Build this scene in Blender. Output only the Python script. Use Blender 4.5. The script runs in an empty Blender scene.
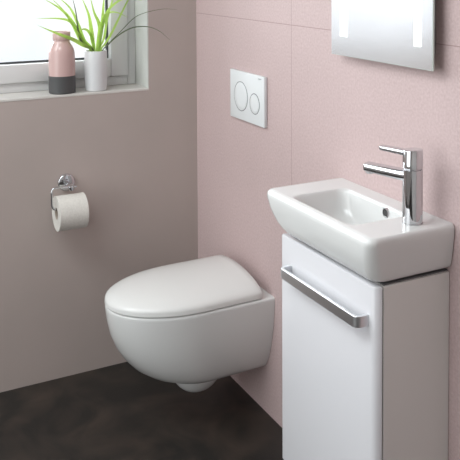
import bpy, bmesh, math, random
from mathutils import Vector, Matrix
random.seed(7)
scn = bpy.context.scene
C = scn.collection

# ------------------------------------------------------------------ camera
F_PX, YAW, PITCH, ROLL, PX, PY = 819.23, -1.0767, 0.0475, -0.0033, 261.9, 1.71
CAM = Vector((2.8426, -1.2489, 1.4692))
FW = Vector((math.sin(YAW)*math.cos(PITCH), math.cos(YAW)*math.cos(PITCH), -math.sin(PITCH)))
RT0 = Vector((math.cos(YAW), -math.sin(YAW), 0)); UP0 = RT0.cross(FW)
RT = RT0*math.cos(ROLL)+UP0*math.sin(ROLL); UP = -RT0*math.sin(ROLL)+UP0*math.cos(ROLL)
cd = bpy.data.cameras.new('camera'); cam = bpy.data.objects.new('camera', cd); C.objects.link(cam)
cd.sensor_width = 36; cd.sensor_fit = 'HORIZONTAL'; cd.lens = F_PX/460*36
cd.shift_x = (230-PX)/460; cd.shift_y = (PY-230)/460; cd.clip_start = 0.02
m = Matrix((RT, UP, -FW)).transposed().to_4x4(); m.translation = CAM
cam.matrix_world = m; scn.camera = cam

def at(px, py, axis, val):
    """the point of a world plane seen at a place of the photograph"""
    d = FW + RT*((px-PX)/F_PX) - UP*((py-PY)/F_PX)
    return CAM + d*((val-CAM[axis])/d[axis])

# ------------------------------------------------------------------ light
scn.view_settings.view_transform = 'Standard'; scn.view_settings.look = 'None'
scn.view_settings.gamma = 1; scn.view_settings.use_curve_mapping = False
scn.view_settings.exposure = 0.0
scn.cycles.max_bounces = 10; scn.cycles.diffuse_bounces = 6; scn.cycles.sample_clamp_indirect = 6
w = bpy.data.worlds.new('sky'); scn.world = w; w.use_nodes = True
wn = w.node_tree; wn.nodes.clear()
wo = wn.nodes.new('ShaderNodeOutputWorld'); wb = wn.nodes.new('ShaderNodeBackground')
wt = wn.nodes.new('ShaderNodeTexCoord'); wz = wn.nodes.new('ShaderNodeTexNoise'); wr = wn.nodes.new('ShaderNodeValToRGB')
wz.inputs['Scale'].default_value = 5; wz.inputs['Detail'].default_value = 2
wr.color_ramp.elements[0].position = .35; wr.color_ramp.elements[0].color = (.78, .9, 1, 1)
wr.color_ramp.elements[1].position = .6; wr.color_ramp.elements[1].color = (.97, .99, 1, 1)
wn.links.new(wt.outputs['Generated'], wz.inputs['Vector']); wn.links.new(wz.outputs['Fac'], wr.inputs['Fac'])
wn.links.new(wr.outputs['Color'], wb.inputs['Color']); wn.links.new(wb.outputs[0], wo.inputs[0])
# bright sky above the horizon, duller pale ground haze below it
wp = wn.nodes.new('ShaderNodeSeparateXYZ'); wm = wn.nodes.new('ShaderNodeMapRange')
wn.links.new(wt.outputs['Generated'], wp.inputs[0]); wn.links.new(wp.outputs['Z'], wm.inputs['Value'])
wm.inputs['From Min'].default_value = -.02; wm.inputs['From Max'].default_value = .12
wm.inputs['To Min'].default_value = 1.12; wm.inputs['To Max'].default_value = 8
wn.links.new(wm.outputs[0], wb.inputs['Strength'])

WY0, WY1, WZ0, WZ1 = -1.55, -.192, 1.001, 2.15      # window opening in the left wall
def area(name, loc, rot, sx, sy, power, color=(1, 1, 1)):
    l = bpy.data.lights.new(name, 'AREA'); l.shape = 'RECTANGLE'; l.size = sx; l.size_y = sy
    l.energy = power; l.color = color
    o = bpy.data.objects.new(name, l); C.objects.link(o); o.location = loc; o.rotation_euler = rot
    return o
pt = area('window_portal', (-.31, (WY0+WY1)/2, (WZ0+WZ1)/2), (0, -math.pi/2, 0), WZ1-WZ0, WY1-WY0, 1)
pt.data.cycles.is_portal = True
area('added_ceiling_fill', (1.3, -1.5, 2.42), (0, 0, 0), .8, .8, 16, (.93, .99, 1))  # added fill under the added ceiling fixture, brightens the room
sb = area('added_key_light', (.4, -1.75, 2.1), (0, 0, 0), .9, .8, 19, (.93, .99, 1))  # added soft key light near the window, no fixture
sb.rotation_euler = (Vector((1.1, 0, .6))-sb.location).to_track_quat('-Z', 'Y').to_euler()

fl = area('added_front_fill', (1.5, -3.1, 1.35), (math.pi/2, 0, 0), 2.0, 1.7, 32, (.95, .99, 1))  # added fill at the front wall, there is no window behind it

# ------------------------------------------------------------------ materials
def mat(name, col, rough=.5, metal=0, **kw):
    m = bpy.data.materials.new(name); m.use_nodes = True
    b = m.node_tree.nodes['Principled BSDF']
    b.inputs['Base Color'].default_value = (*col, 1); b.inputs['Roughness'].default_value = rough
    b.inputs['Metallic'].default_value = metal
    for k, v in kw.items(): b.inputs[k.replace('_', ' ')].default_value = v
    return m
def mottle(m, c0, c1, scale, detail=4, bump=0, p0=.3, p1=.7, rough=None):
    nt = m.node_tree; b = nt.nodes['Principled BSDF']
    g = nt.nodes.new('ShaderNodeNewGeometry'); n = nt.nodes.new('ShaderNodeTexNoise'); r = nt.nodes.new('ShaderNodeValToRGB')
    n.inputs['Scale'].default_value = scale; n.inputs['Detail'].default_value = detail
    r.color_ramp.elements[0].position = p0; r.color_ramp.elements[0].color = (*c0, 1)
    r.color_ramp.elements[1].position = p1; r.color_ramp.elements[1].color = (*c1, 1)
    nt.links.new(g.outputs['Position'], n.inputs['Vector']); nt.links.new(n.outputs['Fac'], r.inputs['Fac'])
    nt.links.new(r.outputs['Color'], b.inputs['Base Color'])
    if bump:
        u = nt.nodes.new('ShaderNodeBump'); u.inputs['Strength'].default_value = bump; u.inputs['Distance'].default_value = .002
        nt.links.new(n.outputs['Fac'], u.inputs['Height']); nt.links.new(u.outputs[0], b.inputs['Normal'])
    return n, r
M = {}
M['paint'] = mat('mauve_grey_paint', (.40, .335, .315), .7)
mottle(M['paint'], (.425, .365, .34), (.46, .39, .365), 3, 3, .05)
M['white_wall'] = mat('white_wall_paint', (.72, .70, .68), .8); mottle(M['white_wall'], (.70, .68, .66), (.74, .72, .70), 2)
M['reveal'] = mat('reveal_plaster', (.55, .56, .53), .6); mottle(M['reveal'], (.52, .53, .50), (.6, .61, .58), 9)
M['sill'] = mat('sill_stone', (.62, .6, .57), .45); mottle(M['sill'], (.58, .56, .53), (.66, .64, .61), 14)
# pink tiles: fine grain, wide format, hairline joints
M['tile'] = mat('pink_tile', (.6, .42, .4), .6)
n, r = mottle(M['tile'], (.49, .367, .362), (.575, .452, .448), 150, 3, .12, .3, .7)
nt = M['tile'].node_tree; b = nt.nodes['Principled BSDF']
g = nt.nodes.new('ShaderNodeNewGeometry'); sp = nt.nodes.new('ShaderNodeSeparateXYZ'); nt.links.new(g.outputs['Position'], sp.inputs[0])
def joint(sock, off, period):
    a = nt.nodes.new('ShaderNodeMath'); a.operation = 'ADD'; a.inputs[1].default_value = -off+period*8+period/2
    nt.links.new(sock, a.inputs[0])
    c = nt.nodes.new('ShaderNodeMath'); c.operation = 'MODULO'; c.inputs[1].default_value = period; nt.links.new(a.outputs[0], c.inputs[0])
    d = nt.nodes.new('ShaderNodeMath'); d.operation = 'SUBTRACT'; d.inputs[1].default_value = period/2; nt.links.new(c.outputs[0], d.inputs[0])
    e = nt.nodes.new('ShaderNodeMath'); e.operation = 'ABSOLUTE'; nt.links.new(d.outputs[0], e.inputs[0])
    f = nt.nodes.new('ShaderNodeMath'); f.operation = 'LESS_THAN'; f.inputs[1].default_value = .0012; nt.links.new(e.outputs[0], f.inputs[0])
    return f.outputs[0]
jx = joint(sp.outputs[0], .711, 1.2); jz = joint(sp.outputs[2], 1.281, 1.3)
mx = nt.nodes.new('ShaderNodeMath'); mx.operation = 'MAXIMUM'; nt.links.new(jx, mx.inputs[0]); nt.links.new(jz, mx.inputs[1])
# soft cloudy variation under the grain
n2 = nt.nodes.new('ShaderNodeTexNoise'); n2.inputs['Scale'].default_value = 4; n2.inputs['Detail'].default_value = 5
nt.links.new(g.outputs['Position'], n2.inputs['Vector'])
mr = nt.nodes.new('ShaderNodeMapRange'); mr.inputs['To Min'].default_value = .92; mr.inputs['To Max'].default_value = 1.06
nt.links.new(n2.outputs['Fac'], mr.inputs['Value'])
vm = nt.nodes.new('ShaderNodeVectorMath'); vm.operation = 'SCALE'
nt.links.new(r.outputs['Color'], vm.inputs[0]); nt.links.new(mr.outputs[0], vm.inputs['Scale'])
mix = nt.nodes.new('ShaderNodeMix'); mix.data_type = 'RGBA'; mix.inputs['B'].default_value = (.36, .25, .24, 1)
nt.links.new(mx.outputs[0], mix.inputs['Factor']); nt.links.new(vm.outputs[0], mix.inputs['A']); nt.links.new(mix.outputs['Result'], b.inputs['Base Color'])
M['floor'] = mat('dark_stone_floor', (.03, .026, .022), .5)
n, r = mottle(M['floor'], (.013, .0115, .010), (.050, .036, .028), 5, 12, .25, .42, .78); n.inputs['Distortion'].default_value = 1.2
M['ceramic'] = mat('white_ceramic', (.71, .72, .715), .22, 0, Coat_Weight=.25, Coat_Roughness=.12)
M['lidmat'] = mat('white_duroplast', (.74, .745, .735), .2, 0)
M['lacquer'] = mat('white_gloss_lacquer', (.68, .68, .71), .16)
M['carcass'] = mat('white_carcass', (.76, .75, .73), .4)
M['gap'] = mat('dark_gap', (.05, .05, .05), .7)
M['rail'] = mat('gap_shade_grey', (.16, .16, .165), .4)
M['chrome'] = mat('chrome', (.64, .65, .67), .05, 1)
M['satin'] = mat('satin_chrome', (.74, .75, .77), .34, 1)
M['pvc'] = mat('white_window_profile', (.66, .66, .66), .35)
M['gasket'] = mat('black_gasket', (.04, .045, .05), .6)
M['plastic'] = mat('white_plastic', (.74, .76, .77), .3)
M['ring'] = mat('button_ring', (.22, .23, .25), .35, .6)
M['print'] = mat('grey_print', (.3, .31, .33), .5)
M['mirror'] = mat('silvered_mirror', (.84, .84, .865), .2, 1)
M['glass_edge'] = mat('green_glass_edge', (.68, .78, .73), .2)
M['dark_steel'] = mat('mirror_housing', (.4, .4, .4), .5, .3)
M['led'] = mat('led_strip', (1, 1, 1), .5); bb = M['led'].node_tree.nodes['Principled BSDF']
bb.inputs['Emission Color'].default_value = (1, 1, 1, 1); bb.inputs['Emission Strength'].default_value = 1.6
M['paper'] = mat('white_tissue', (.66, .64, .60), .9); mottle(M['paper'], (.62, .60, .56), (.69, .67, .63), 180, 2, .3)
M['card'] = mat('cardboard', (.42, .36, .30), .9)
M['pinkvase'] = mat('pink_glaze', (.55, .38, .36), .16)
M['darkvase'] = mat('dark_grey_unglazed', (.07, .07, .072), .55)
M['whitevase'] = mat('matt_white_glaze', (.66, .67, .68), .4)
M['leaf'] = mat('grass_leaf', (.3, .5, .06), .45, 0)
n, r = mottle(M['leaf'], (.26, .40, .08), (.50, .66, .20), 12, 2)
M['darkleaf'] = mat('dark_grass_leaf', (.17, .19, .14), .5, 0)
for k, tc in (('leaf', (.80, .96, .42, 1)), ('darkleaf', (.22, .30, .14, 1))):       # thin blades let daylight through
    nt = M[k].node_tree; bs = nt.nodes['Principled BSDF']; out = nt.nodes['Material Output']
    tr = nt.nodes.new('ShaderNodeBsdfTranslucent'); tr.inputs[0].default_value = tc
    ms = nt.nodes.new('ShaderNodeMixShader'); ms.inputs[0].default_value = .5
    nt.links.new(bs.outputs[0], ms.inputs[1]); nt.links.new(tr.outputs[0], ms.inputs[2]); nt.links.new(ms.outputs[0], out.inputs[0])
gm = bpy.data.materials.new('window_glass'); gm.use_nodes = True; nt = gm.node_tree; nt.nodes.clear()
o_ = nt.nodes.new('ShaderNodeOutputMaterial'); t_ = nt.nodes.new('ShaderNodeBsdfTransparent'); g_ = nt.nodes.new('ShaderNodeBsdfGlossy')
g_.inputs['Roughness'].default_value = .02; f_ = nt.nodes.new('ShaderNodeFresnel'); x_ = nt.nodes.new('ShaderNodeMixShader')
f_.inputs['IOR'].default_value = 1.45
nt.links.new(f_.outputs[0], x_.inputs[0]); nt.links.new(t_.outputs[0], x_.inputs[1]); nt.links.new(g_.outputs[0], x_.inputs[2]); nt.links.new(x_.outputs[0], o_.inputs[0])
M['glass'] = gm

# ------------------------------------------------------------------ helpers
def obj(name, bm, m, parent=None, smooth=True, wn=False, angle=40):
    me = bpy.data.meshes.new(name); bmesh.ops.recalc_face_normals(bm, faces=bm.faces); bm.to_mesh(me); bm.free()
    me.materials.append(M[m])
    o = bpy.data.objects.new(name, me); C.objects.link(o)
    if parent:
        o.parent = parent; o.matrix_parent_inverse = Matrix.Translation(-parent_loc(parent))
    if smooth:
        for p in me.polygons: p.use_smooth = True
        me.set_sharp_from_angle(angle=math.radians(angle))
    if wn:
        md = o.modifiers.new('wn', 'WEIGHTED_NORMAL'); md.keep_sharp = True
    return o
def parent_loc(p):
    v = Vector(p.location)
    return v
def empty(name, loc, label, cat, group=None):
    o = bpy.data.objects.new(name, None); C.objects.link(o); o.location = loc; o.empty_display_size = .05
    o['label'] = label; o['category'] = cat
    if group: o['group'] = group
    return o
def struct(o, label=None):
    o['kind'] = 'structure'
    if label: o['label'] = label
    return o
def box(bm, x0, x1, y0, y1, z0, z1, bev=0, seg=2):
    vs = bmesh.ops.create_cube(bm, size=1)['verts']
    for v in vs:
        v.co = Vector((x0+(x1-x0)*(v.co.x+.5), y0+(y1-y0)*(v.co.y+.5), z0+(z1-z0)*(v.co.z+.5)))
    if bev:
        es = list({e for v in vs for e in v.link_edges})
        bmesh.ops.bevel(bm, geom=es, offset=bev, segments=seg, profile=.5, affect='EDGES')
    return bm
def B(): return bmesh.new()
def loft(bm, loops, cap0=True, cap1=True, closed=True):
    rows = [[bm.verts.new(p) for p in lp] for lp in loops]
    n = len(rows[0])
    for a, b_ in zip(rows, rows[1:]):
        for i in range(n if closed else n-1):
            j = (i+1) % n
            bm.faces.new((a[i], a[j], b_[j], b_[i]))
    if cap0: bm.faces.new(rows[0][::-1])
    if cap1: bm.faces.new(rows[-1])
    return bm
def rrect(x0, x1, y0, y1, z, r, seg=8):
    """rounded rectangle; r is one radius or (x1y1, x0y1, x0y0, x1y0)"""
    if not hasattr(r, '__len__'): r = (r,)*4
    out = []
    for (cx, cy, sx, sy, a0, rr) in ((x1, y1, -1, -1, 0, r[0]), (x0, y1, 1, -1, 90, r[1]), (x0, y0, 1, 1, 180, r[2]), (x1, y0, -1, 1, 270, r[3])):
        for k in range(seg+1):
            a = math.radians(a0+90*k/seg)
            out.append(Vector((cx+sx*rr+rr*math.cos(a), cy+sy*rr+rr*math.sin(a), z)))
    return out
def lathe(bm, prof, cx, cy, n=48, axis='Z', cz=0):
    loops = []
    for r_, h in prof:
        lp = []
        for k in range(n):
            a = 2*math.pi*k/n; u, v = r_*math.cos(a), r_*math.sin(a)
            if axis == 'Z': lp.append(Vector((cx+u, cy+v, h)))
            elif axis == 'Y': lp.append(Vector((cx+u, h, cz+v)))
            else: lp.append(Vector((h, cy+u, cz+v)))
        loops.append(lp)
    return loft(bm, loops)
def tube(bm, pts, r, n=12):
    pts = [Vector(p) for p in pts]; loops = []
    t0 = (pts[1]-pts[0]).normalized(); up = Vector((0, 0, 1)) if abs(t0.z) < .9 else Vector((1, 0, 0))
    nrm = t0.cross(up).normalized()
    for i, p in enumerate(pts):
        t = ((pts[min(i+1, len(pts)-1)]-pts[max(i-1, 0)])).normalized()
        nrm = (nrm - t*nrm.dot(t)).normalized(); bi = t.cross(nrm)
        rr = r[i] if hasattr(r, '__len__') else r
        loops.append([p+nrm*rr*math.cos(2*math.pi*k/n)+bi*rr*math.sin(2*math.pi*k/n) for k in range(n)])
    return loft(bm, loops)
def bend(pts, r, seg=6):
    """polyline with rounded corners"""
    pts = [Vector(p) for p in pts]; out = [pts[0]]
    for a, b_, c in zip(pts, pts[1:], pts[2:]):
        u, v = (a-b_).normalized(), (c-b_).normalized(); p, q = b_+u*r, b_+v*r
        for k in range(seg+1):
            t = k/seg; out.append(p*(1-t)**2+b_*2*t*(1-t)+q*t*t)
    out.append(pts[-1]); return out

# ------------------------------------------------------------------ the room
RX, RY, RH = 3.7, -3.2, 2.5
struct(obj('floor', box(B(), -.3, RX, RY, .2, -.1, 0), 'floor', smooth=False))
struct(obj('ceiling', box(B(), -.3, RX, RY, .2, RH, RH+.1), 'white_wall', smooth=False))
struct(obj('wall_back', box(B(), 0, RX, 0, .2, 0, RH), 'tile', smooth=False))
struct(obj('wall_right', box(B(), RX, RX+.1, RY, .2, 0, RH), 'white_wall', smooth=False))
struct(obj('wall_front', box(B(), -.3, RX, RY-.1, RY, 0, RH), 'white_wall', smooth=False))
bm = B()
box(bm, -.3, 0, RY, .2, 0, WZ0); box(bm, -.3, 0, RY, .2, WZ1, RH)
box(bm, -.3, 0, RY, WY0, WZ0, WZ1); box(bm, -.3, 0, WY1, .2, WZ0, WZ1)
struct(obj('wall_left', bm, 'paint', smooth=False))
# white lining of the reveal and the sill
bm = B(); box(bm, -.3, -.0005, WY1-.004, WY1, WZ0, WZ1, 0); box(bm, -.3, -.0005, WY0, WY0+.004, WZ0, WZ1, 0); box(bm, -.3, -.0005, WY0, WY1, WZ1-.004, WZ1, 0)
struct(obj('trim_1', bm, 'reveal', smooth=False), 'pale plaster lining the window recess')
struct(obj('trim_2', box(B(), -.3, .0015, WY0, WY1, WZ0, WZ0+.008, .0012), 'sill', smooth=False), 'pale window sill')
SZ = WZ0+.008
# window
win = struct(bpy.data.objects.new('window_1', None), 'white framed window over the sill'); C.objects.link(win); win.location = (-.13, (WY0+WY1)/2, SZ)
ya, yb, za, zb = WY0+.004, WY1-.004, SZ, WZ1-.004
def frame(bm, xa, xb, y0, y1, z0, z1, t, bev=.003):
    box(bm, xa, xb, y0, y0+t, z0, z1, bev); box(bm, xa, xb, y1-t, y1, z0, z1, bev)
    box(bm, xa, xb, y0+t, y1-t, z0, z0+t, bev); box(bm, xa, xb, y0+t, y1-t, z1-t, z1, bev)
bm = B(); frame(bm, -.2, -.132, ya, yb, za, zb, .034); obj('window_frame', bm, 'pvc', win)
s0, s1, s2, s3 = ya+.036, yb-.036, za+.036, zb-.036
bm = B(); frame(bm, -.195, -.116, s0, s1, s2, s3, .066, .004); sash = obj('sash', bm, 'pvc', win)
bm = B(); frame(bm, -.162, -.148, s0+.064, s1-.064, s2+.064, s3-.064, .009, 0); obj('gasket', bm, 'gasket', sash, False)
obj('pane', box(B(), -.160, -.154, s0+.066, s1-.066, s2+.066, s3-.066), 'glass', sash, False)
# added ceiling lamp, unseen above the view, to brighten the room
cl = empty('added_ceiling_lamp', (1.3, -1.5, RH), 'added square white ceiling lamp, unseen, above the middle of the room', 'ceiling lamp')
obj('added_lamp_housing', box(B(), .88, 1.72, -1.92, -1.08, RH-.06, RH-.0005, .01), 'plastic', cl)

# ------------------------------------------------------------------ toilet
TX = .424
def dloop(w0, w, yb_, yt, z, n=2.0, y0=0., seg=28, rc=.0, dy=0):
    """D shaped plan: straight flanks from the wall, rounded nose"""
    out = []
    ny = 6
    for k in range(ny): out.append(Vector((TX+w0+(w-w0)*k/ny-(rc if k == 0 else 0), y0+(yb_-y0)*k/ny, z)))
    for k in range(seg+1):
        a = math.pi*k/seg; c, s = math.cos(a), math.sin(a)
        out.append(Vector((TX+w*math.copysign(abs(c)**(2/n), c), yb_-(yb_-yt)*abs(s)**(2/n), z)))
    for k in range(ny-1, -1, -1): out.append(Vector((TX-w0-(w-w0)*k/ny+(rc if k == 0 else 0), y0+(yb_-y0)*k/ny, z)))
    return out
toilet = empty('wall_hung_toilet', (TX, 0, 0), 'white wall-hung toilet with closed lid below the flush plate', 'toilet')
bm = B(); E_ = -.0006
PAN = [(.140, .05, .05, -.16, -.20), (.142, .088, .085, -.17, -.25), (.147, .106, .108, -.185, -.295), (.156, .118, .126, -.20, -.335), (.172, .130, .142, -.215, -.374),
       (.196, .143, .154, -.225, -.409), (.228, .154, .163, -.235, -.438), (.265, .164, .170, -.24, -.462), (.31, .173, .175, -.24, -.480),
       (.355, .178, .178, -.24, -.490), (.390, .181, .180, -.24, -.4945), (.3970, .1815, .180, -.24, -.4945), (.4020, .1805, .179, -.24, -.4935), (.4040, .177, .176, -.24, -.489)]
loft(bm, [dloop(w0, w_, b_, t, z, y0=E_) for z, w0, w_, b_, t in PAN])
pan = obj('toilet_pan', bm, 'ceramic', toilet, angle=55)
# siphon bulge under the pan
bm = B(); loops = []
for k in range(9):
    a = math.pi/2*k/8.0001; rr = math.cos(a); h = .160-.092*math.sin(a)
    loops.append([Vector((TX+.078*rr*math.cos(t), -.195+.088*rr*math.sin(t), h)) for t in [2*math.pi*j/36 for j in range(36)]])
obj('siphon', loft(bm, loops[::-1]), 'ceramic', toilet, angle=60)
# seat ring hidden edge, lid, hinges
def ring_loops(z, ins): return dloop(.17-ins, .176-ins, -.24, -.488+ins, z, y0=-.05)
obj('toilet_seat', loft(B(), [ring_loops(.4043, .006), ring_loops(.4071, .006)]), 'lidmat', toilet)
# lid: arched across its width, highest at the hinge, thin rim all round
bm = B(); rows = []
LY0, LYB, LYT, LW = -.042, -.24, -.4955, .1805
st = [(LY0-.0005, .004), (LY0-.0040, .0)]+[(LY0+(LYB-LY0)*k/8, 0) for k in range(1, 8)]+[None]*25
NA = 33
for k, sd in enumerate(st):
    if sd: y, cut = sd; hw = .1765+(LW-.1765)*min(1, (LY0-y)/(LY0-LYB)); e = 1
    else:
        a = math.pi/2*(k-9)/24*.9985; y = LYB+(LYT-LYB)*math.sin(a); hw = LW*math.cos(a)**.97; e = max(0, 1-math.sin(a)**2.4)**.5; cut = 0
    hw -= cut*.4; t = (LY0-y)/(LY0-LYT); H = (.0490-.010*t)*e-cut
    row = [Vector((TX-hw+.0015, y+(.0015 if e < 1 else 0), .4072)), Vector((TX-hw, y, .4085))]
    for q in range(NA):
        u = -math.cos(math.pi*q/(NA-1)); row.append(Vector((TX+hw*u*(1-.004), y+(.001 if e < 1 else 0), .4135+.0055*min(1, e*2)+max(0, H)*(1-u*u)**.52)))
    row += [Vector((TX+hw, y, .4085)), Vector((TX+hw-.0015, y+(.0015 if e < 1 else 0), .4072))]
    rows.append(row)
obj('toilet_lid', loft(bm, rows), 'lidmat', toilet, angle=50)
for sx in (-1, 1):
    obj('hinge', lathe(B(), [(.009, .4043), (.009, .4150)], TX+sx*.09, -.0325, 20), 'chrome', toilet)

# ------------------------------------------------------------------ flush plate
FX0, FX1, FZ0, FZ1, FY = .314, .560, .941, 1.105, -.0125
fp = empty('flush_plate', ((FX0+FX1)/2, 0, FZ0), 'white rectangular dual flush plate on the pink tiles above the toilet', 'flush plate')
obj('plate', box(B(), FX0, FX1, FY, E_, FZ0, FZ1, .0018), 'plastic', fp)
for px_, py_, rad in ((240.9, 96.2, .050), (254.6, 104.0, .0345)):
    c = at(px_, py_, 1, FY)
    lab = 'large round flush button' if rad > .04 else 'small round flush button'
    bt = obj('flush_button', lathe(B(), [(rad-.0025, FY+.001), (rad-.0025, FY-.0008), (rad-.0035, FY-.0014), (rad*.5, FY-.0016)], c.x, 0, 48, 'Y', c.z), 'plastic', fp)
    bt['label'] = lab
    bm = B(); lathe(bm, [(rad, FY+.0008), (rad, FY-.0006), (rad-.0022, FY-.0006), (rad-.0022, FY+.0008)], c.x, 0, 48, 'Y', c.z)
    obj('button_ring', bm, 'ring', bt)
def text(s, size, loc, rot, m, parent, name='printed_mark'):
    cu = bpy.data.curves.new(name, 'FONT'); cu.body = s; cu.size = size; cu.extrude = .0001
    to = bpy.data.objects.new(name, cu); C.objects.link(to); to.location = loc; to.rotation_euler = rot
    bpy.context.view_layer.update()
    me = bpy.data.meshes.new_from_object(to.evaluated_get(bpy.context.evaluated_depsgraph_get())); me.transform(to.matrix_world)
    bpy.data.objects.remove(to); me.materials.clear(); me.materials.append(M[m])
    o = bpy.data.objects.new(name, me); C.objects.link(o); o.parent = parent; o.matrix_parent_inverse = Matrix.Translation(-Vector(parent.location))
    return o
text('GEBERIT', .0062, (.519, FY-.0002, 1.0925), (math.pi/2, 0, 0), 'print', fp)

# ------------------------------------------------------------------ mirror with two light strips
MX0, MX1, MZ0, MZ1, MY = .985, 1.4025, 1.2225, 1.92, -.035
mr_ = empty('wall_mirror', ((MX0+MX1)/2, 0, MZ0), 'lit rectangular mirror with two vertical light strips above the washbasin', 'mirror')
obj('mirror_housing', box(B(), MX0+.03, MX1-.03, MY+.0055, E_, MZ0+.03, MZ1-.03, .002), 'dark_steel', mr_)
obj('glass_sheet', box(B(), MX0, MX1, MY, MY+.005, MZ0, MZ1, .0006, 1), 'glass_edge', mr_, False)
obj('mirror_face', box(B(), MX0+.0012, MX1-.0012, MY-.0004, MY-.0001, MZ0+.0012, MZ1-.0012), 'mirror', mr_, False)
for a, b_, zb_ in ((340.5, 347.5, 37.0), (414.2, 421.5, 47.0)):
    p0, p1 = at(a, 20, 1, MY).x, at(b_, 20, 1, MY).x
    st = obj('light_strip', box(B(), p0, p1, MY-.0010, MY-.0005, at(b_, zb_, 1, MY).z, MZ1-.055), 'led', mr_, False)

# ------------------------------------------------------------------ washbasin
basin = empty('washbasin', (1.215, 0, .768), 'small white ceramic washbasin with shelf on the slim cabinet', 'washbasin')
CZ = .766            # top of the cabinet
bm = B()
O = [(CZ+.0005, 1.085, 1.385, -.150, (.003, .003, .02, .02)), (.7705, 1.085, 1.385, -.150, (.003, .003, .02, .02)),
     (.7710, 1.054, 1.411, -.190, (.003, .003, .028, .024)), (.7725, 1.037, 1.4215, -.202, (.003, .003, .034, .026)), (.7770, 1.022, 1.4290, -.2120, (.003, .003, .038, .028)),
     (.7870, 1.004, 1.4325, -.2190, (.003, .003, .042, .030)), (.8010, .988, 1.4350, -.2255, (.003, .003, .044, .030)), (.8180, .976, 1.4372, -.2305, (.003, .003, .044, .030)),
     (.8340, .969, 1.4395, -.2345, (.003, .003, .042, .029)), (.8480, .9655, 1.4415, -.2355, (.003, .003, .038, .028)), (.8580, .9645, 1.4425, -.2370, (.003, .003, .034, .027)),
     (.8660, .9655, 1.4425, -.2365, (.003, .003, .032, .026)), (.8715, .9690, 1.4415, -.2340, (.003, .003, .026, .024)), (.8755, .9745, 1.4390, -.2295, (.003, .003, .021, .022)), (.8775, .9825, 1.4355, -.2240, (.003, .003, .016, .018)), (.8780, .990, 1.4320, -.2190, (.002, .002, .018, .015))]
loops = [rrect(x0, x1, y0, E_, z, r) for z, x0, x1, y0, r in O]
BX0, BX1, BY0, BY1 = 1.066, 1.340, -.2165, -.044
for z, i0, i1, r in [(.8780, 0, 0, .026), (.8772, .003, .003, .026), (.8750, .0055, .0055, .027), (.8700, .008, .008, .032), (.8550, .013, .011, .034), (.8350, .020, .014, .038), (.8200, .027, .018, .042), (.8080, .040, .026, .044), (.8010, .056, .038, .042), (.7985, .078, .052, .030), (.7980, .10, .07, .012)]:
    loops.append(rrect(BX0+i0, BX1-i0*.8, BY0+i1*.9, BY1-i1, z, r))
loft(bm, loops, True, True)
obj('basin', bm, 'ceramic', basin, angle=50, wn=True)
# overflow opening on the wall side of the bowl and the drain
oc = Vector((1.256, BY1-.0105, .861))
bm = B(); lathe(bm, [(.0125, oc.y+.004), (.0125, oc.y-.0012), (.0100, oc.y-.0018), (.0098, oc.y+.003)], oc.x, 0, 32, 'Y', oc.z)
ov = obj('overflow_ring', bm, 'chrome', basin)
obj('overflow_opening', lathe(B(), [(.0098, oc.y+.003), (.0098, oc.y-.0008)], oc.x, 0, 24, 'Y', oc.z), 'gap', ov)
obj('drain', lathe(B(), [(.022, .7980), (.022, .8003), (.018, .8015), (.004, .802)], 1.21, -.13, 32), 'chrome', basin)

# ------------------------------------------------------------------ tap
TC = at(412.4, 222.5, 2, .878); tx, ty = TC.x, TC.y
tap = empty('basin_mixer_tap', (tx, ty, .8784), 'chrome single-lever mixer tap on the right of the washbasin', 'tap')
th = math.radians(32); D = Vector((-math.cos(th), -math.sin(th), 0)); S = Vector((-D.y, D.x, 0)); Z = Vector((0, 0, 1))
R_ = .0230
obj('tap_body', lathe(B(), [(R_+.001, .8784), (R_+.001, .8800), (R_, .8806), (R_, 1.0010), (R_-.0008, 1.0018), (R_-.003, 1.0020), (R_-.003, 1.0042)], tx, ty, 48), 'chrome', tap)
# cartridge cap, its top slightly tilted back
bm = B(); loops = []
for rr, h, tl in [(R_-.003, 1.0040, 0), (R_-.0008, 1.0041, 0), (R_, 1.0050, 0), (R_, 1.0445, .06), (R_-.0008, 1.0458, .06), (R_-.002, 1.0463, .06), (R_*.5, 1.0466, .06)]:
    loops.append([Vector((tx, ty, h))+D*rr*math.cos(t)+S*rr*math.sin(t)+Z*(-tl*rr*math.cos(t)) for t in [2*math.pi*j/48 for j in range(48)]])
lever_cap = obj('tap_head', loft(bm, loops), 'chrome', tap)
# spout
def bar(bm, secs, seg=6):
    """secs: (distance, height of the middle, half width, half thickness, corner radius)"""
    loops = []
    for d, h, hw, ht, rr in secs:
        q = rrect(-hw, hw, -ht, ht, 0, rr, seg)
        loops.append([Vector((tx, ty, 0))+D*d+S*v.x+Z*(h+v.y) for v in q])
    return loft(bm, loops)
obj('spout', bar(B(), [(.012, .9860, .0170, .0125, .009), (.03, .9865, .0170, .0118, .008), (.07, .9900, .0165, .0105, .0065), (.110, .9940, .0160, .0092, .0055), (.1135, .9943, .0155, .0086, .005), (.1147, .9944, .0143, .0072, .004)]), 'chrome', tap, angle=50)
ae = Vector((tx, ty, 0))+D*.104
obj('aerator', lathe(B(), [(.0095, .9790), (.0105, .9800), (.0105, .9860), (.0105, .988)], ae.x, ae.y, 32), 'satin', tap)
obj('lever', bar(B(), [(.010, 1.0365, .0125, .0068, .003), (.026, 1.0385, .0120, .0060, .003), (.050, 1.0405, .0112, .0054, .003), (.074, 1.0425, .0104, .0052, .0028), (.077, 1.0427, .0094, .0044, .0025)]), 'chrome', tap, angle=50)

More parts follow.
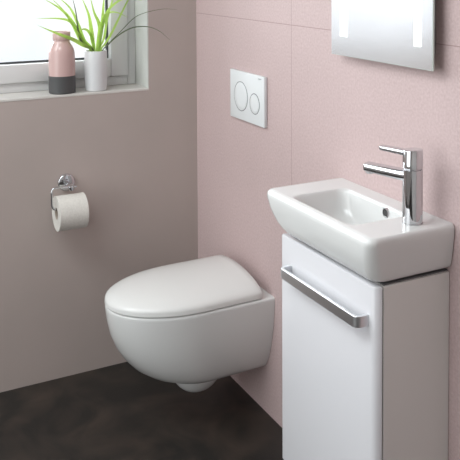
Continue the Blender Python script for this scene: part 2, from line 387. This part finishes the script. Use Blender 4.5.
# ------------------------------------------------------------------ cabinet
cab = empty('vanity_cabinet', (1.22, 0, .163), 'slim white wall-hung vanity cabinet with one door below the washbasin', 'cabinet')
KX0, KX1, KY, KZ0 = 1.020, 1.425, -.1865, .163
obj('cabinet_body', box(B(), KX0, KX1, KY, E_, KZ0, .7632, .001, 1), 'carcass', cab, wn=True)
tr_ = obj('shadow_gap_rail', box(B(), KX0+.006, KX1-.006, KY+.004, E_, .7633, CZ), 'rail', cab, False); tr_['label'] = 'rail painted dark grey as the shadow gap under the basin'  # dark tone painted in for the shade of the gap
obj('door_seam_shade', box(B(), KX0+.004, KX1-.0025, KY-.0036, KY-.0001, KZ0+.004, .757), 'gap', cab, False)  # dark sheet put in as the shade of the seam behind the door
bm = B(); dz1 = .7635
prof = [(KX1+.0005, KY-.0035)]
r1, r0, DY = .0195, .006, -.2085
for k in range(9):
    a = math.pi/2*k/8; prof.append((KX1+.0005-r1+r1*math.cos(a), DY+r1-r1*math.sin(a)))
for k in range(5):
    a = math.pi/2+math.pi/2*k/4; prof.append((KX0-.007+r0+r0*math.cos(a), DY+r0-r0*math.sin(a)))
prof.append((KX0-.007, KY-.0035))
lo = []
cx_, cy_ = (KX0+KX1)/2, (DY+KY)/2
for z, ins in [(KZ0, .0015), (KZ0+.0015, 0), (dz1-.003, 0), (dz1-.001, .0008), (dz1, .003)]:
    lo.append([Vector((x+(ins if x < cx_ else -ins), min(y+ins, KY-.0035), z)) for x, y in prof])
door = obj('cabinet_door', loft(bm, lo), 'lacquer', cab, angle=35)
# flat bow handle
HX0, HX1, HY, HZ0, HZ1, tk = 1.060, 1.400, -.2415, .6715, .6970, .008
cen = bend([(HX0+.003, DY+.0005, 0), (HX0+.003, HY+.003, 0), (HX1-.003, HY+.003, 0), (HX1-.003, DY+.0005, 0)], .013, 8)
lo = []
for i, p in enumerate(cen):
    t = (cen[min(i+1, len(cen)-1)]-cen[max(i-1, 0)]).normalized(); nn = Vector((t.y, -t.x, 0))
    h, c = tk/2, .0008
    lo.append([p+nn*u+Z*v for u, v in ((-h+c, HZ0), (h-c, HZ0), (h, HZ0+c), (h, HZ1-c), (h-c, HZ1), (-h+c, HZ1), (-h, HZ1-c), (-h, HZ0+c))])
obj('handle', loft(B(), lo), 'satin', door, angle=30)

# ------------------------------------------------------------------ toilet roll and holder
hd = at(66, 182, 0, 0)
hold = empty('toilet_roll_holder', (0, hd.y, hd.z), 'chrome wire toilet roll holder on the grey wall left of the toilet', 'toilet roll holder')
obj('wall_rosette', lathe(B(), [(.030, .0006), (.030, .007), (.028, .0095), (.024, .0105), (.012, .011)], 0, hd.y, 40, 'X', hd.z), 'chrome', hold)
obj('post', lathe(B(), [(.010, .010), (.010, .075), (.0085, .078), (.004, .0785)], 0, hd.y, 24, 'X', hd.z-.004), 'chrome', hold)
RXc, RZc, RR = .071, .619, .0600
obj('wire_arm', tube(B(), bend([(RXc-.003, hd.y+.018, hd.z-.001), (RXc-.003, -.573, hd.z+.003), (RXc, -.572, RZc+.0082), (RXc, -.455, RZc+.0082)], .018), .0040, 10), 'chrome', hold)
roll = empty('toilet_roll', (RXc, -.5, RZc-RR), 'white toilet paper roll hanging on the wire holder', 'toilet roll')
RC = Vector((RXc, 0, RZc-.006))
bm = B(); y0r, y1r = -.559, -.461
n_ = 48; prof = [(.021, y0r+.001), (RR-.001, y0r), (RR, y0r+.001), (RR, y1r-.001), (RR-.001, y1r), (.021, y1r-.001), (.021, y0r+.001)]
loft(bm, [[Vector((RC.x+r_*math.cos(2*math.pi*k/n_), h, RC.z+r_*math.sin(2*math.pi*k/n_))) for k in range(n_)] for r_, h in prof], False, False)
obj('paper', bm, 'paper', roll)
bm = B(); prof = [(.0195, y0r+.0012), (.0208, y0r+.0012), (.0208, y1r-.0012), (.0195, y1r-.0012), (.0195, y0r+.0012)]
loft(bm, [[Vector((RC.x+r_*math.cos(2*math.pi*k/n_), h, RC.z+r_*math.sin(2*math.pi*k/n_))) for k in range(n_)] for r_, h in prof], False, False)
obj('cardboard_core', bm, 'card', roll)

# ------------------------------------------------------------------ on the sill
bc = at(62.3, 91, 0, -.0495)
bo = empty('bottle_vase', (bc.x, bc.y, SZ), 'bottle-shaped vase, glossy pink above dark grey, on the window sill', 'vase')
obj('dark_base', lathe(B(), [(.044, SZ+.0003), (.0465, SZ+.003), (.0470, SZ+.02), (.0470, SZ+.0625), (.0462, SZ+.0630)], bc.x, bc.y, 48), 'darkvase', bo)
obj('pink_body', lathe(B(), [(.0462, SZ+.0630), (.0464, SZ+.10), (.0462, SZ+.125), (.0455, SZ+.143), (.0425, SZ+.157), (.037, SZ+.170), (.0320, SZ+.178), (.0295, SZ+.183), (.0290, SZ+.187), (.0300, SZ+.1885), (.0312, SZ+.191), (.0312, SZ+.217), (.0300, SZ+.2195), (.0275, SZ+.2195), (.026, SZ+.21), (.026, SZ+.19), (.03, SZ+.17)], bc.x, bc.y, 48), 'pinkvase', bo)
vc = at(96.1, 88.5, 0, -.046)
VH = .145
vase = empty('cylinder_vase', (vc.x, vc.y, SZ), 'plain white cylindrical vase holding grass beside the pink bottle vase', 'vase')
obj('vase_body', lathe(B(), [(.034, SZ+.0003), (.0372, SZ+.003), (.0385, SZ+.012), (.0400, SZ+.05), (.0405, SZ+.10), (.0405, SZ+VH-.002), (.0395, SZ+VH), (.0372, SZ+VH), (.0365, SZ+VH-.003), (.0365, SZ+.02)], vc.x, vc.y, 48), 'whitevase', vase)
pl = empty('ornamental_grass', (vc.x, vc.y, SZ+.03), 'long arching green grass blades standing in the white vase', 'plant')
def blade(pix, wpx, dx, m='leaf', name='leaf'):
    """a grass blade through places seen in the photo, leaving the vase mouth and drifting dx off the window plane"""
    root = Vector((vc.x+random.uniform(-.015, .015), vc.y+random.uniform(-.012, .012), SZ+VH-.06))
    N = len(pix); pts = [root]
    for i, (x, y) in enumerate(pix):
        f = (i+1)/N; pts.append(at(x, y, 0, vc.x+dx*f*f if i else vc.x+dx*.02))
    # Catmull-Rom
    P = [pts[0]]+pts+[pts[-1]*2-pts[-2]]; out = []
    for i in range(1, len(P)-2):
        for k in range(6):
            t = k/6; a, b_, c, d = P[i-1], P[i], P[i+1], P[i+2]
            out.append(.5*((2*b_)+(c-a)*t+(2*a-5*b_+4*c-d)*t*t+(3*b_-a-3*c+d)*t**3))
    out.append(P[-2]); bm = B(); rows = []; L = len(out); th_ = .0005
    for i, p in enumerate(out):
        t = (out[min(i+1, L-1)]-out[max(i-1, 0)]).normalized(); f = i/(L-1)
        side = t.cross(Vector((.88, -.47, 0))).normalized()
        nn = t.cross(side).normalized()
        hw = wpx*.8/282/2*min(1, .35+f*1.5)*(1-max(0, (f-.45)/.55)**1.6)+.0003
        rows.append([p-side*hw, p+nn*(.18*hw+th_), p+side*hw, p+nn*(.18*hw-th_)])
    return obj(name, loft(bm, rows), m, pl, angle=60)
LV = [
 ([(91, 50), (83, 45), (72, 39), (56, 33), (38, 25.5)], 5.0, .12, 'leaf'),
 ([(90, 49), (81, 41), (76, 31), (70, 21.5), (58, 18.5), (37, 18.5)], 4.0, -.02, 'leaf'),
 ([(93, 49), (85, 45), (76, 28), (67, 15), (57, 6.5), (44, -1)], 4.6, .02, 'leaf'),
 ([(92, 49), (84, 40), (78, 24), (70, 8), (58, -3)], 4.2, -.03, 'leaf'),
 ([(93, 50), (84, 45), (79, 35), (76, 13), (72, -4)], 2.4, .02, 'darkleaf'),
 ([(94, 50), (92.5, 40), (91, 28), (88.5, 14), (81, -4)], 5.4, .05, 'leaf'),
 ([(97, 51), (98.5, 40), (100, 30), (98.5, 22), (94, 12), (90, -4)], 5.4, .03, 'leaf'),
 ([(98, 50), (100.5, 36), (102.5, 20), (103.5, 5), (104.5, -6)], 4.6, .0, 'leaf'),
 ([(101, 50), (105, 44), (111, 34), (121, 14), (128, 0), (131, -6)], 2.8, -.01, 'leaf'),
 ([(99, 50), (102, 30), (108, 14), (117, 12.5), (128, 17.5)], 2.6, .04, 'leaf'),
 ([(102, 51), (106, 47), (115, 38), (126, 30.5), (136, 27), (149, 27), (160, 31.5), (170, 40)], 1.5, .16, 'darkleaf'),
 ([(102, 51), (107, 45), (121, 31), (134, 18), (146, 12.5), (163, 9), (177, 9.5)], .8, .18, 'darkleaf'),
 ([(94, 50), (92, 38), (88, 31), (83.5, 29), (80, 31)], 3.6, .05, 'leaf'),
 ([(99, 50), (104, 38), (107, 20), (112, 2), (116, -6)], 3.0, .03, 'leaf'),
 ([(91, 50), (80, 36), (72, 24), (63, 10), (50, -3)], 2.6, .06, 'leaf'),
 ([(100, 50), (101, 32), (107, 12), (120, 0), (132, -3), (142, 1)], 3.0, .05, 'leaf'),
]
for pix, wpx, dx, m_ in LV: blade(pix, wpx, dx, m_)
